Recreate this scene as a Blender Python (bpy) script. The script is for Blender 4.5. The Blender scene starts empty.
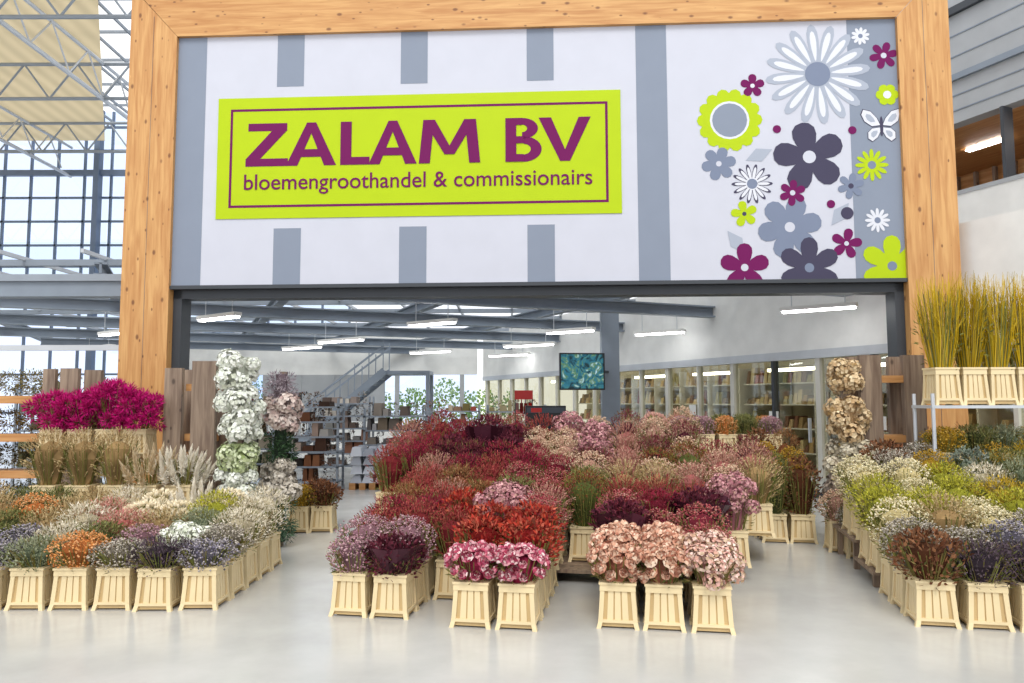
import bpy, math, random
from mathutils import Vector, Matrix
random.seed(7)
scene = bpy.context.scene
COL = scene.collection
rnd = random.random
def U(a,b): return a+(b-a)*random.random()

# ------------------------------------------------------------------ colour
def s2l(c):
    return c/12.92 if c<=0.04045 else ((c+0.055)/1.055)**2.4
def hx(h,a=1.0):
    h=h.lstrip('#')
    return (s2l(int(h[0:2],16)/255),s2l(int(h[2:4],16)/255),s2l(int(h[4:6],16)/255),a)

# ------------------------------------------------------------------ materials
def new_mat(name):
    m=bpy.data.materials.new(name); m.use_nodes=True
    nt=m.node_tree
    return m,nt,nt.nodes['Principled BSDF']
_mc={}
def plain(name,col,rough=0.5,metal=0.0,emit=0.0,spec=0.5,var=0.06):
    if name in _mc: return _mc[name]
    m,nt,b=new_mat(name)
    c=hx(col)
    b.inputs['Roughness'].default_value=rough
    b.inputs['Metallic'].default_value=metal
    b.inputs['Specular IOR Level'].default_value=spec
    if emit>0:
        b.inputs['Base Color'].default_value=c
        b.inputs['Emission Color'].default_value=c
        b.inputs['Emission Strength'].default_value=emit
    else:
        tc=nt.nodes.new('ShaderNodeTexCoord'); n=nt.nodes.new('ShaderNodeTexNoise')
        n.inputs['Scale'].default_value=3.0; n.inputs['Detail'].default_value=4
        r=nt.nodes.new('ShaderNodeValToRGB')
        k1,k2=1-var,1+var
        r.color_ramp.elements[0].position=.3; r.color_ramp.elements[1].position=.7
        r.color_ramp.elements[0].color=(c[0]*k1,c[1]*k1,c[2]*k1,1)
        r.color_ramp.elements[1].color=(min(1,c[0]*k2),min(1,c[1]*k2),min(1,c[2]*k2),1)
        nt.links.new(tc.outputs['Object'],n.inputs['Vector'])
        nt.links.new(n.outputs['Fac'],r.inputs['Fac'])
        nt.links.new(r.outputs['Color'],b.inputs['Base Color'])
    _mc[name]=m
    return m
def flower_mat(cols,rough=0.75,boost=1.0):
    key=('fl',boost)+tuple(cols)
    if key in _mc: return _mc[key]
    m,nt,b=new_mat('petals_'+cols[0].lstrip('#'))
    g=nt.nodes.new('ShaderNodeNewGeometry'); r=nt.nodes.new('ShaderNodeValToRGB')
    els=r.color_ramp.elements
    n=len(cols)
    def bc(h):
        c=hx(h); l=.3*c[0]+.6*c[1]+.1*c[2]
        return tuple(max(0,min(1,(l+(v-l)*boost))) for v in c[:3])+(1,)
    els[0].position=0; els[0].color=bc(cols[0])
    els[1].position=1; els[1].color=bc(cols[-1])
    for i in range(1,n-1):
        e=els.new(i/(n-1)); e.color=bc(cols[i])
    nt.links.new(g.outputs['Random Per Island'],r.inputs['Fac'])
    nt.links.new(r.outputs['Color'],b.inputs['Base Color'])
    b.inputs['Roughness'].default_value=rough
    b.inputs['Specular IOR Level'].default_value=0.2
    _mc[key]=m
    return m
def wood_mat(name,c1,c2,knot,axis,knots=True,scale=1.0):
    m,nt,b=new_mat(name)
    L=nt.links.new
    tc=nt.nodes.new('ShaderNodeTexCoord'); mp=nt.nodes.new('ShaderNodeMapping')
    sc=[9*scale,9*scale,9*scale]; sc[axis]=0.7*scale
    mp.inputs['Scale'].default_value=sc
    L(tc.outputs['Object'],mp.inputs['Vector'])
    n=nt.nodes.new('ShaderNodeTexNoise'); n.inputs['Scale'].default_value=2.2; n.inputs['Detail'].default_value=8; n.inputs['Distortion'].default_value=0.6
    L(mp.outputs['Vector'],n.inputs['Vector'])
    r=nt.nodes.new('ShaderNodeValToRGB')
    r.color_ramp.elements[0].position=.32; r.color_ramp.elements[0].color=hx(c1)
    r.color_ramp.elements[1].position=.68; r.color_ramp.elements[1].color=hx(c2)
    L(n.outputs['Fac'],r.inputs['Fac'])
    out=r.outputs['Color']
    if knots:
        for s_,a_,t_ in ((5.5,3.2,.15),(8.5,4.6,.13)):
            mp2=nt.nodes.new('ShaderNodeMapping'); s2=[s_]*3; s2[axis]=a_
            mp2.inputs['Scale'].default_value=s2; mp2.inputs['Location'].default_value=(s_,.3,a_)
            L(tc.outputs['Object'],mp2.inputs['Vector'])
            v=nt.nodes.new('ShaderNodeTexVoronoi'); v.inputs['Scale'].default_value=1.0
            L(mp2.outputs['Vector'],v.inputs['Vector'])
            kr=nt.nodes.new('ShaderNodeValToRGB')
            kr.color_ramp.elements[0].position=t_*.5; kr.color_ramp.elements[0].color=(.8,.8,.8,1)
            kr.color_ramp.elements[1].position=t_; kr.color_ramp.elements[1].color=(0,0,0,1)
            L(v.outputs['Distance'],kr.inputs['Fac'])
            mx=nt.nodes.new('ShaderNodeMix'); mx.data_type='RGBA'
            L(kr.outputs['Color'],mx.inputs[0]); L(out,mx.inputs[6]); mx.inputs[7].default_value=hx(knot)
            out=mx.outputs[2]
    L(out,b.inputs['Base Color'])
    b.inputs['Roughness'].default_value=.55
    bp=nt.nodes.new('ShaderNodeBump'); bp.inputs['Strength'].default_value=.15
    L(n.outputs['Fac'],bp.inputs['Height']); L(bp.outputs['Normal'],b.inputs['Normal'])
    return m
def glass_mat(name,tint,fac=0.8,rough=0.02):
    m=bpy.data.materials.new(name); m.use_nodes=True; nt=m.node_tree
    nt.nodes.clear()
    o=nt.nodes.new('ShaderNodeOutputMaterial'); t=nt.nodes.new('ShaderNodeBsdfTransparent'); g=nt.nodes.new('ShaderNodeBsdfGlossy')
    t.inputs['Color'].default_value=hx(tint); g.inputs['Roughness'].default_value=rough
    g.inputs['Color'].default_value=(.8,.85,.85,1)
    mx=nt.nodes.new('ShaderNodeMixShader'); mx.inputs[0].default_value=1-fac
    nt.links.new(t.outputs[0],mx.inputs[1]); nt.links.new(g.outputs[0],mx.inputs[2]); nt.links.new(mx.outputs[0],o.inputs[0])
    return m
def fabric_mat(name,col):
    m=bpy.data.materials.new(name); m.use_nodes=True; nt=m.node_tree; nt.nodes.clear()
    o=nt.nodes.new('ShaderNodeOutputMaterial'); d=nt.nodes.new('ShaderNodeBsdfDiffuse'); t=nt.nodes.new('ShaderNodeBsdfTranslucent')
    w=nt.nodes.new('ShaderNodeTexWave'); w.inputs['Scale'].default_value=.6; w.inputs['Distortion'].default_value=.5
    tc=nt.nodes.new('ShaderNodeTexCoord'); nt.links.new(tc.outputs['Object'],w.inputs['Vector'])
    r=nt.nodes.new('ShaderNodeValToRGB'); c=hx(col); r.color_ramp.elements[0].color=(c[0]*.85,c[1]*.85,c[2]*.85,1); r.color_ramp.elements[1].color=c
    nt.links.new(w.outputs['Fac'],r.inputs['Fac'])
    nt.links.new(r.outputs['Color'],d.inputs['Color']); nt.links.new(r.outputs['Color'],t.inputs['Color'])
    mx=nt.nodes.new('ShaderNodeMixShader'); mx.inputs[0].default_value=.6
    nt.links.new(d.outputs[0],mx.inputs[1]); nt.links.new(t.outputs[0],mx.inputs[2]); nt.links.new(mx.outputs[0],o.inputs[0])
    return m

M_wz=wood_mat('pine_vertical','#b37c45','#cf9f64','#65371a',2)
M_wx=wood_mat('pine_horizontal','#b37c45','#cf9f64','#65371a',0)
M_shelfwood=wood_mat('orange_board','#a8703c','#c4935c','#6a3512',0,False)
M_weather=wood_mat('weathered_plank','#6a5648','#9a8672','#3a2a20',2,True)
M_steel=plain('steel_bluegrey','#7f8995',.5,.0)
M_steel_dk=plain('steel_dark','#3a3e44',.5,.1)
M_white=plain('white_paint','#e2e2df',.6)
M_panelg=plain('grey_panel','#a2a5a8',.6)
M_alu=plain('aluminium','#bfc3c8',.4,.2)
M_truss=plain('truss_grey','#8b939d',.5,.0)
M_fixture=plain('lamp_tube','#ffffff',.3,0,13.0)
M_mull=plain('window_mullion','#62728a',.5,.0)
M_beige=fabric_mat('screen_fabric','#cdbd9c')
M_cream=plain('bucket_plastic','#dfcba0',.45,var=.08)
M_cream_shade=plain('bucket_recess_shade','#c4a877',.6,var=.1)  # darker copy of the plastic, recess shade put into the colour
M_black=plain('black_plastic','#1a1b1e',.4)
M_glassd=glass_mat('door_glass','#e4e2d4',.92)
M_glassw=glass_mat('window_glass','#eef5ff',.95)
M_roofg=glass_mat('roof_glazing','#f2f5f8',.96,.3)

# ------------------------------------------------------------------ mesh builder
class MB:
    def __init__(s): s.v=[];s.f=[];s.m=[];s.mats=[]
    def mi(s,mat):
        if mat not in s.mats: s.mats.append(mat)
        return s.mats.index(mat)
    def add(s,vs,fs,mat):
        b=len(s.v); s.v.extend([tuple(p) for p in vs]); k=s.mi(mat)
        for f in fs:
            s.f.append([b+i for i in f]); s.m.append(k)
    def box(s,x0,x1,y0,y1,z0,z1,mat):
        s.add([(x0,y0,z0),(x1,y0,z0),(x1,y1,z0),(x0,y1,z0),(x0,y0,z1),(x1,y0,z1),(x1,y1,z1),(x0,y1,z1)],
              [(0,3,2,1),(4,5,6,7),(0,1,5,4),(1,2,6,5),(2,3,7,6),(3,0,4,7)],mat)
    def prism(s,b,t,z0,z1,mat):
        s.add([(b[0],b[2],z0),(b[1],b[2],z0),(b[1],b[3],z0),(b[0],b[3],z0),(t[0],t[2],z1),(t[1],t[2],z1),(t[1],t[3],z1),(t[0],t[3],z1)],
              [(0,3,2,1),(4,5,6,7),(0,1,5,4),(1,2,6,5),(2,3,7,6),(3,0,4,7)],mat)
    def slab(s,pts,y0,y1,mat):
        n=len(pts)
        s.add([(x,y0,z) for x,z in pts]+[(x,y1,z) for x,z in pts],[tuple(range(n)),tuple(range(n,2*n))[::-1]]+[(i,n+i,n+(i+1)%n,(i+1)%n) for i in range(n)],mat)
    def bar(s,a,b,w,h,mat):
        a=Vector(a);b=Vector(b);d=(b-a).normalized()
        up=Vector((0,0,1)) if abs(d.z)<.95 else Vector((1,0,0))
        sd=d.cross(up).normalized(); up=sd.cross(d).normalized()
        vs=[]
        for p in (a,b):
            for i,j in ((-1,-1),(1,-1),(1,1),(-1,1)):
                vs.append(p+sd*(w/2*i)+up*(h/2*j))
        s.add(vs,[(0,1,2,3),(7,6,5,4),(0,4,5,1),(1,5,6,2),(2,6,7,3),(3,7,4,0)],mat)
    def tube(s,a,b,r,mat,n=6,r2=None):
        a=Vector(a);b=Vector(b);d=(b-a).normalized(); r2=r if r2 is None else r2
        up=Vector((0,0,1)) if abs(d.z)<.95 else Vector((1,0,0))
        sd=d.cross(up).normalized(); up=sd.cross(d).normalized()
        vs=[a+(sd*math.cos(2*math.pi*i/n)+up*math.sin(2*math.pi*i/n))*r for i in range(n)]
        vs+=[b+(sd*math.cos(2*math.pi*i/n)+up*math.sin(2*math.pi*i/n))*r2 for i in range(n)]
        s.add(vs,[(i,(i+1)%n,n+(i+1)%n,n+i) for i in range(n)]+[tuple(range(n))[::-1],tuple(range(n,2*n))],mat)
    def mesh(s,name):
        me=bpy.data.meshes.new(name); me.from_pydata(s.v,[],s.f)
        for m in s.mats: me.materials.append(m)
        me.polygons.foreach_set('material_index',s.m); me.update()
        return me
    def obj(s,name,parent=None,loc=(0,0,0),rz=0):
        o=bpy.data.objects.new(name,s.mesh(name)); COL.objects.link(o)
        o.location=loc; o.rotation_euler=(0,0,rz)
        if parent: o.parent=parent
        return o
def empty(name,loc=(0,0,0),rz=0):
    e=bpy.data.objects.new(name,None); COL.objects.link(e); e.location=loc; e.rotation_euler=(0,0,rz); return e

# ------------------------------------------------------------------ floor
def floor_mat():
    m,nt,b=new_mat('polished_concrete'); L=nt.links.new
    tc=nt.nodes.new('ShaderNodeTexCoord')
    n=nt.nodes.new('ShaderNodeTexNoise'); n.inputs['Scale'].default_value=.8; n.inputs['Detail'].default_value=9; n.inputs['Roughness'].default_value=.62
    L(tc.outputs['Object'],n.inputs['Vector'])
    r=nt.nodes.new('ShaderNodeValToRGB'); r.color_ramp.elements[0].position=.3; r.color_ramp.elements[1].position=.72
    r.color_ramp.elements[0].color=hx('#aeada9'); r.color_ramp.elements[1].color=hx('#c8c7c3')
    L(n.outputs['Fac'],r.inputs['Fac']); L(r.outputs['Color'],b.inputs['Base Color'])
    n2=nt.nodes.new('ShaderNodeTexNoise'); n2.inputs['Scale'].default_value=2.5; n2.inputs['Detail'].default_value=6
    L(tc.outputs['Object'],n2.inputs['Vector'])
    mr=nt.nodes.new('ShaderNodeMapRange'); mr.inputs['To Min'].default_value=.10; mr.inputs['To Max'].default_value=.32
    L(n2.outputs['Fac'],mr.inputs['Value']); L(mr.outputs['Result'],b.inputs['Roughness'])
    return m
mb=MB(); mb.box(-34,20,-14,34,-.2,0,floor_mat()); mb.obj('floor')

# ------------------------------------------------------------------ portal + banner
YAW=math.atan2(-.5,9.97); W=9.98; Z0=3.2; Z1=6.77; H=Z1-Z0
PL=(-4.74,10.4,0)
portal=empty('wooden_portal_frame',PL,YAW)
TOP=Z1+.74
mb=MB(); mb.slab([(-.68,0),(0,0),(0,Z1),(-.68,TOP)],-.12,.42,M_wz); mb.box(-.345,-.338,-.123,-.1,0,Z1+.3,M_weather); mb.obj('post_left',portal)
mb=MB(); mb.slab([(W,0),(W+.68,0),(W+.68,TOP),(W,Z1)],-.12,.42,M_wz); mb.box(W+.338,W+.345,-.123,-.1,0,Z1+.3,M_weather); mb.obj('post_right',portal)
mb=MB(); mb.slab([(0.005,Z1),(W-.005,Z1),(W+.68,TOP+.01),(-.68,TOP+.01)],-.12,.42,M_wx); mb.obj('lintel_beam',portal)
mb=MB()
mb.box(.0,.12,.02,.3,0,Z0,M_steel_dk); mb.box(W-.12,W,.02,.3,0,Z0,M_steel_dk)
mb.box(0,W,.02,.3,Z0-.17,Z0-.04,M_steel_dk); mb.box(0,W,-.1,.35,Z0-.05,Z0,M_steel_dk)
mb.obj('steel_reveal',portal)

banner=empty('banner_sign',PL,YAW)
FY=-.06
M_bw=plain('banner_white','#c2c4cf',.55,var=.02,spec=.25); M_bg=plain('banner_grey','#828b9b',.55,var=.02,spec=.25)
M_lime=plain('print_lime','#adc40e',.5,var=.02,spec=.2); M_purp=plain('print_purple','#6e1c56',.6,var=.02,spec=.1)
M_lg=plain('print_lightgrey','#a3aab8',.5,var=.02,spec=.2); M_dg=plain('print_darkgrey','#454257',.6,var=.02,spec=.15)
M_mg=plain('print_midgrey','#768096',.5,var=.02,spec=.2); M_pw=plain('print_white','#d4d6de',.5,var=.02,spec=.2)
DL,DR=10.4,9.9
def art(px,py):   # banner artwork layout -> (metres along, metres up)
    fy=max(0,min(1,(282-py)/(282-27)))
    l=175+5*fy; r=903-8*fy
    u=(px-l)/(r-l); t=u*DL/((1-u)*DR+u*DL)
    yb=288-10*u; yt=37-20*u
    return W*t, H*(yb-py)/(yb-yt)
mb=MB(); mb.box(0,W,FY,FY+.06,Z0,Z1,M_bw); mb.obj('fabric',banner)
def stripe(mb,xa,xb,va,vb,mat,off=.002):
    a=art(xa,160)[0]; b=art(xb,160)[0]
    mb.add([(a,FY-off,Z0+va*H),(b,FY-off,Z0+va*H),(b,FY-off,Z0+vb*H),(a,FY-off,Z0+vb*H)],[(0,1,2,3)],mat)
mb=MB()
a=art(206,160)[0]
mb.add([(0,FY-.002,Z0),(a,FY-.002,Z0),(a,FY-.002,Z1),(0,FY-.002,Z1)],[(0,1,2,3)],M_bg)
for xa,xb in ((277,304),(401,428),(527.5,554.5)):
    stripe(mb,xa,xb,.79,1,M_bg); stripe(mb,xa,xb,0,.222,M_bg)
stripe(mb,637,668,0,1,M_bg)
stripe(mb,850,901,0,1,M_bg)
mb.obj('stripes',banner)
mb=MB()
sa,va=art(219.5,159); sb,vb=art(621,151)
zt=Z0+art(400,95.5)[1]; zb=Z0+art(400,218.5)[1]
mb.box(sa,sb,FY-.012,FY,zb,zt,M_lime)
ia,_=art(232,159); ib,_=art(608,151); it=Z0+art(400,107)[1]; ibt=Z0+art(400,207.5)[1]; w=.035
for n_,q in enumerate(((ia,ib,it-w,it),(ia,ib,ibt,ibt+w),(ia,ia+w,ibt+w,it-w),(ib-w,ib,ibt+w,it-w))):
    mb.add([(q[0],FY-.014,q[2]),(q[1],FY-.014,q[2]),(q[1],FY-.014,q[3]),(q[0],FY-.014,q[3])],[(0,1,2,3)],M_purp)
mb.obj('lime_label',banner)
_ly=[0]
def letter(mb,ch,x0,x1,zb,zt):
    def P(pts):
        _ly[0]=(_ly[0]+1)%24
        y=FY-.0145-.0004*_ly[0]
        mb.add([(x0+(x1-x0)*u,y,zb+(zt-zb)*v) for u,v in pts],[tuple(range(len(pts)))],M_purp)
    def arc(cx,cy,rx,ry,ix,iy):
        n=14
        for i in range(n):
            a=math.pi/2-math.pi*i/n; b=math.pi/2-math.pi*(i+1)/n
            _ly[0]=3
            P([(cx+ix*math.cos(a),cy+iy*math.sin(a)),(cx+rx*math.cos(a),cy+ry*math.sin(a)),(cx+rx*math.cos(b),cy+ry*math.sin(b)),(cx+ix*math.cos(b),cy+iy*math.sin(b))])
    if ch=='Z':
        P([(.05,1),(.97,1),(.97,.82),(.05,.82)]); P([(0,0),(1,0),(1,.18),(0,.18)]); P([(0,.17),(.34,.17),(.97,.83),(.62,.83)])
    if ch=='A': P([(.41,1),(.59,1),(.23,0),(0,0)]); P([(.41,1),(.59,1),(1,0),(.76,0)]); P([(.2,.2),(.8,.2),(.72,.38),(.28,.38)])
    if ch=='L': P([(0,0),(1,0),(1,.18),(0,.18)]); P([(0,.17),(.38,.17),(.38,1),(0,1)])
    if ch=='M':
        P([(0,0),(.18,0),(.25,1),(.07,1)]); P([(1,0),(.82,0),(.75,1),(.93,1)]); P([(.07,1),(.26,1),(.58,.2),(.42,.2)]); P([(.93,1),(.74,1),(.42,.2),(.58,.2)])
    if ch=='B':
        P([(0,0),(.3,0),(.3,1),(0,1)])
        for a,b,r in ((.84,1,.46),(.42,.58,.5),(0,.17,.5)): P([(.2,a),(r,a),(r,b),(.2,b)])
        arc(.46,.76,.44,.24,.14,.085); arc(.5,.285,.5,.29,.2,.12)
    if ch=='V': P([(0,1),(.24,1),(.6,0),(.41,0)]); P([(1,1),(.77,1),(.41,0),(.6,0)])
mb=MB()
for ch,xa,xb in (('Z',248,290),('A',288,338),('L',342,371),('A',370,418),('M',420,481),('B',506,542),('V',539,591)):
    letter(mb,ch,art(xa,150)[0],art(xb,150)[0],Z0+art(248,169)[1],Z0+art(248,125.5)[1])
mb.obj('headline_letters',banner)
def text(body,s0,s1,zb,zt,bold,name):
    c=bpy.data.curves.new(name,'FONT'); c.body=body; c.extrude=.002; c.offset=bold
    c.materials.append(M_purp)
    o=bpy.data.objects.new(name,c); COL.objects.link(o)
    bpy.context.view_layer.update()
    bb=o.bound_box; x0=min(p[0] for p in bb); x1=max(p[0] for p in bb); y0=min(p[1] for p in bb); y1=max(p[1] for p in bb)
    sx=(s1-s0)/(x1-x0); sy=(zt-zb)/(y1-y0)
    o.parent=banner; o.rotation_euler=(math.pi/2,0,0); o.scale=(sx,sy,1)
    o.location=(s0-x0*sx,FY-.017,zb-y0*sy)
t0=art(247,160)[0]; t1=art(592,155)[0]
text('bloemengroothandel & commissionairs',t0,t1,Z0+art(247,197.5)[1],Z0+art(247,177)[1],.004,'subline_text')
PX=W/722.0
def pt(mb,pts,mat,layer):
    mb.add([(min(max(x,0),W),FY-.003-.0012*layer,Z0+max(0,min(H,z))) for x,z in pts],[tuple(range(len(pts)))],mat)
def disc(mb,cx,cz,r,mat,layer,n=20,sx=1,rot=0):
    pts=[]
    for i in range(n):
        x=r*sx*math.cos(2*math.pi*i/n); y=r*math.sin(2*math.pi*i/n)
        pts.append((cx+x*math.cos(rot)-y*math.sin(rot),cz+x*math.sin(rot)+y*math.cos(rot)))
    pt(mb,pts,mat,layer)
def flower(mb,px,py,r,n,mat,centre=None,cr=.2,wf=1.0,rot=0,layer=1,inner=0.0):
    cx,cz=art(px,py); R=r*PX
    for k in range(n):
        a=rot+2*math.pi*k/n; L=R*(1-inner)/2; wd=min(L*.8,math.pi*R*.58/n*wf)
        pc=R*inner+L
        pts=[]
        for i in range(14):
            t=2*math.pi*i/14; x=pc+L*math.cos(t); y=wd*math.sin(t)*(1+.45*math.cos(t))
            pts.append((cx+x*math.cos(a)-y*math.sin(a),cz+x*math.sin(a)+y*math.cos(a)))
        pt(mb,pts,mat,layer+(k%2)*.3+k*.02)
    if centre: disc(mb,cx,cz,R*cr,centre,layer+1)
mb=MB()
flower(mb,817,74,51,16,M_lg,None,.23,.9,.1,1,.12)
flower(mb,817,74,44,16,M_pw,M_mg,.28,.55,.1,2,.3)
flower(mb,729,121,32,14,M_lime,M_pw,.6,1.6,0,1)
cx,cz=art(729,121); disc(mb,cx,cz,17*PX,M_bg,3.2); disc(mb,cx,cz,25*PX,M_lime,1.9)
flower(mb,752,86,12,5,M_purp,M_pw,.18,.85,.3)
flower(mb,883,55,14,6,M_purp,M_bw,.2,.8,.2,2)
flower(mb,860,35,9,10,M_pw,M_mg,.25,.9,.2,2)
flower(mb,808,158,35,5,M_dg,M_bw,.18,.85,.5,2)
flower(mb,788,228,31,6,M_mg,M_bw,.16,.95,.2,2)
flower(mb,718,165,17,6,M_mg,M_bw,.16,.95,.2,1)
flower(mb,751,185,20,14,M_dg,M_pw,.3,.7,0,1); flower(mb,751,185,17,14,M_pw,M_mg,.3,.6,0,2)
flower(mb,791,194,13,6,M_purp,M_bw,.2,.85,.4,4)
flower(mb,743,215,13,5,M_lime,M_dg,.16,.8,.5,2)
flower(mb,844,244,15,5,M_purp,M_bw,.15,.75,.1,2)
flower(mb,743,268,24,5,M_purp,M_bw,.15,.8,.3,2)
flower(mb,807,268,30,6,M_dg,M_mg,.15,.85,.5,3)
flower(mb,889,266,30,6,M_lime,M_mg,.15,.85,.5,3)
flower(mb,870,166,16,12,M_lime,M_mg,.25,.8,0,3)
flower(mb,875,221,12,12,M_pw,M_mg,.25,.8,0,3)
flower(mb,886,95,11,6,M_lime,M_pw,.35,1.2,0,3)
flower(mb,849,187,13,6,M_mg,M_dg,.2,.8,.3,3)
for px,py,r,mt in ((776,130,4,M_purp),(851,131,4,M_purp),(845,214,6,M_dg),(829,205,4,M_purp)):
    cx,cz=art(px,py); disc(mb,cx,cz,r*PX,mt,3)
for px,py,a in ((758,156,.4),(838,215,.9),(735,243,2.2)):
    cx,cz=art(px,py); L=14*PX
    pt(mb,[(cx+L*math.cos(a),cz+L*math.sin(a)),(cx-.5*L*math.sin(a),cz+.5*L*math.cos(a)),(cx-L*math.cos(a),cz-L*math.sin(a)),(cx+.5*L*math.sin(a),cz-.5*L*math.cos(a))],M_lg,1)
cx,cz=art(880,127)
def wing(pts,sc,mat,layer):
    mx=sum(p[0] for p in pts)/len(pts); my=sum(p[1] for p in pts)/len(pts)
    pt(mb,[(cx+(mx+(x-mx)*sc)*PX,cz+(my+(y-my)*sc)*PX) for x,y in pts],mat,layer)
for sgn in (-1,1):
    up=[(sgn*x,y) for x,y in ((1,1),(4,8),(10,15),(17,17),(19,12),(16,5),(9,0))]
    lo=[(sgn*x,y) for x,y in ((1,-1),(9,-2),(13,-6),(13,-12),(9,-15),(4,-11),(1,-5))]
    for wgs in (up,lo): wing(wgs,1.08,M_dg,3.4); wing(wgs,.98,M_pw,4.4); wing(wgs,.5,M_lg,5.4)
disc(mb,cx,cz,10*PX,M_dg,6,14,.16)
mb.obj('printed_flowers',banner)

# ------------------------------------------------------------------ facade fascia beams left and right
mb=MB(); mb.box(-14,-5.5,10.9,11.15,3.14,3.42,M_steel); mb.box(-14,-5.5,10.85,10.9,3.36,3.46,M_truss)
for x in (-12.2,-9.9,-7.8): mb.box(x-.05,x+.05,10.95,11.1,0,3.14,M_alu)
mb.box(-14,-5.5,10.98,11.04,2.35,2.43,M_alu)
mb.obj('trim_left_fascia')
mb=MB(); mb.box(5.75,9.4,10.35,10.6,3.28,3.58,M_steel_dk)
mb.obj('trim_right_fascia')

# ------------------------------------------------------------------ oblique glass wall
gang=math.atan2(.916,-.4)
GW=empty('glazed_partition',(6.75,8.4,0),gang)
Lw=19.2
M_fr=plain('door_frame','#cbc9c0',.45)
mb=MB()
mb.box(0,Lw,-.08,.08,2.42,3.95,M_white); mb.box(0,Lw,-.1,.1,2.28,2.42,M_alu); mb.box(0,Lw,-.05,.05,0,.12,M_steel_dk)
x=0;k=0
while x<Lw:
    wd=.06 if k%2 else .1
    mb.box(x,x+wd,-.06,.06,.1,2.3,M_steel_dk if k in (3,5) else M_fr); x+=1.05; k+=1
for x0 in (2.3,3.3,4.4): mb.box(x0,x0+.03,.07,.12,.9,1.3,M_alu)
mb.box(0,Lw,-.045,.045,.28,.34,M_fr)
mb.obj('frame',GW)
mb=MB(); mb.box(0,Lw,-.01,.01,.1,2.3,M_glassd); mb.obj('glass',GW)
mb=MB()
M_blue=plain('notice_blue','#2f62a8')
for x0,z0,c in ((3.0,1.15,M_white),(3.3,1.12,M_blue),(3.6,1.15,M_white),(5.2,1.2,M_white),(7.5,1.3,M_white)): mb.box(x0,x0+.22,.02,.03,z0,z0+.2,c)
mb.obj('notices',GW)
G=flower_mat(['#4a3c2c','#7a6444','#a88c60','#c0b088','#8a8458','#ccb488','#6a4c3c','#a0644c'])
mb=MB()
mb.box(0,Lw,-4.1,-4.0,0,3.6,plain('storeroom_wall','#b4aa8e',.8))
for i in range(15):
    x0=.2+i*1.25
    for z in (.4,.95,1.5,2.0):
        mb.box(x0,x0+1.1,-3.9,-3.4,z-.03,z,M_fr)
        for j in range(7):
            a=x0+.03+j*.15; hh=U(.12,.4); e=U(0,.03); mb.prism((a,a+.13,-3.85,-3.45),(a+e,a+.13-e,-3.8,-3.5),z,z+hh,G)
    mb.box(x0,x0+.04,-3.9,-3.4,0,2.4,M_fr)
for i in range(7):
    mb.box(1+i*2.6,2.4+i*2.6,-2.1,-1.95,2.2,2.26,M_fixture)  # glowing tubes added to brighten the storeroom behind the glass
mb.obj('storeroom_shelving',GW)
# ------------------------------------------------------------------ back wall (low) with windows
mb=MB(); yb=25.9
mb.box(-13,-1.2,yb,yb+.15,2.5,3.95,M_white); mb.box(-13,-4.0,yb,yb+.15,0,.9,M_white); mb.box(-4,-1.2,yb,yb+.15,0,.4,M_white)
for x in [-13+i*1.12 for i in range(11)]:
    mb.box(x,x+.14,yb-.02,yb+.13,.4,2.5,M_panelg)
mb.box(-8.6,-4.4,yb,yb+.12,.9,2.5,M_panelg)
mb.obj('wall_back')
mb=MB(); mb.box(-13,-1.2,yb+.05,yb+.06,.4,2.5,M_glassw); mb.obj('window_1')
mb=MB(); GG=flower_mat(['#4c6a34','#7c9c4c','#9cb86c','#5a7a44','#b8c87c'])
for i in range(5000):
    x=U(-13,0); p=Vector((x,U(30,31.8),U(0,2.1+.25*math.sin(x*1.7)+.2*math.sin(x*4.1)))); a=U(0,6.3); L=U(.08,.18)
    d=Vector((math.cos(a),U(-.3,.3),math.sin(a))); s=Vector((-math.sin(a),.2,math.cos(a)))
    mb.add([p,p+d*L*.5+s*L*.3,p+d*L,p+d*L*.5-s*L*.3],[(0,1,2,3)],GG)
mb.obj('garden_hedge')

# ------------------------------------------------------------------ ceiling structure of low hall
mb=MB()
def ibeam(mb,a,b,w,h,mat):
    a=Vector(a);b=Vector(b)
    z=Vector((0,0,h/2-.015))
    mb.bar(a,b,w*.2,h,mat); mb.bar(a+z,b+z,w,.03,mat); mb.bar(a-z,b-z,w,.03,mat)
g=Vector((-.4,.916,0)); nn=Vector((.916,.4,0))
base=Vector((6.55,8.7,0))
for k in range(6):
    p=base+g*(3.2+3.3*k); q=p-nn*16
    if q.x<-13.5: q=p+(q-p)*((p.x+13.5)/(p.x-q.x))
    if q.y<11.2: q=p+(q-p)*((p.y-11.2)/(p.y-q.y))
    ibeam(mb,(p.x,p.y,3.32),(q.x,q.y,3.32),.2,.22,M_steel)
for k in range(5):
    p=base-nn*(2.0+2.9*k)+g*(1.2+ .55*k*1.0)
    t=(11.2-p.y)/g.y; p=p+g*max(0,t)
    t=(25.7-p.y)/g.y; q=p+g*t
    ibeam(mb,(p.x,p.y,3.6),(q.x,q.y,3.6),.18,.2,M_steel)
for k in range(9):
    y=11.9+1.65*k
    mb.bar((-13,y,3.82),(6.4-.437*(y-8.6)*1.0,y,3.82),.08,.1,M_truss)
for k in range(14):
    x=-13+1.3*k
    mb.bar((x,11.2,3.88),(x,min(25.8,8.6+(6.5-x)/.437 if x>-1 else 25.8),3.88),.05,.06,M_alu)
mb.obj('ceiling_steel_beams')
mb=MB(); mb.add([(-13.2,10.95,3.96),(5.4,10.95,3.96),(-1.1,25.9,3.96),(-13.2,25.9,3.96)],[(0,1,2,3)],M_roofg); mb.obj('ceiling')
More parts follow.
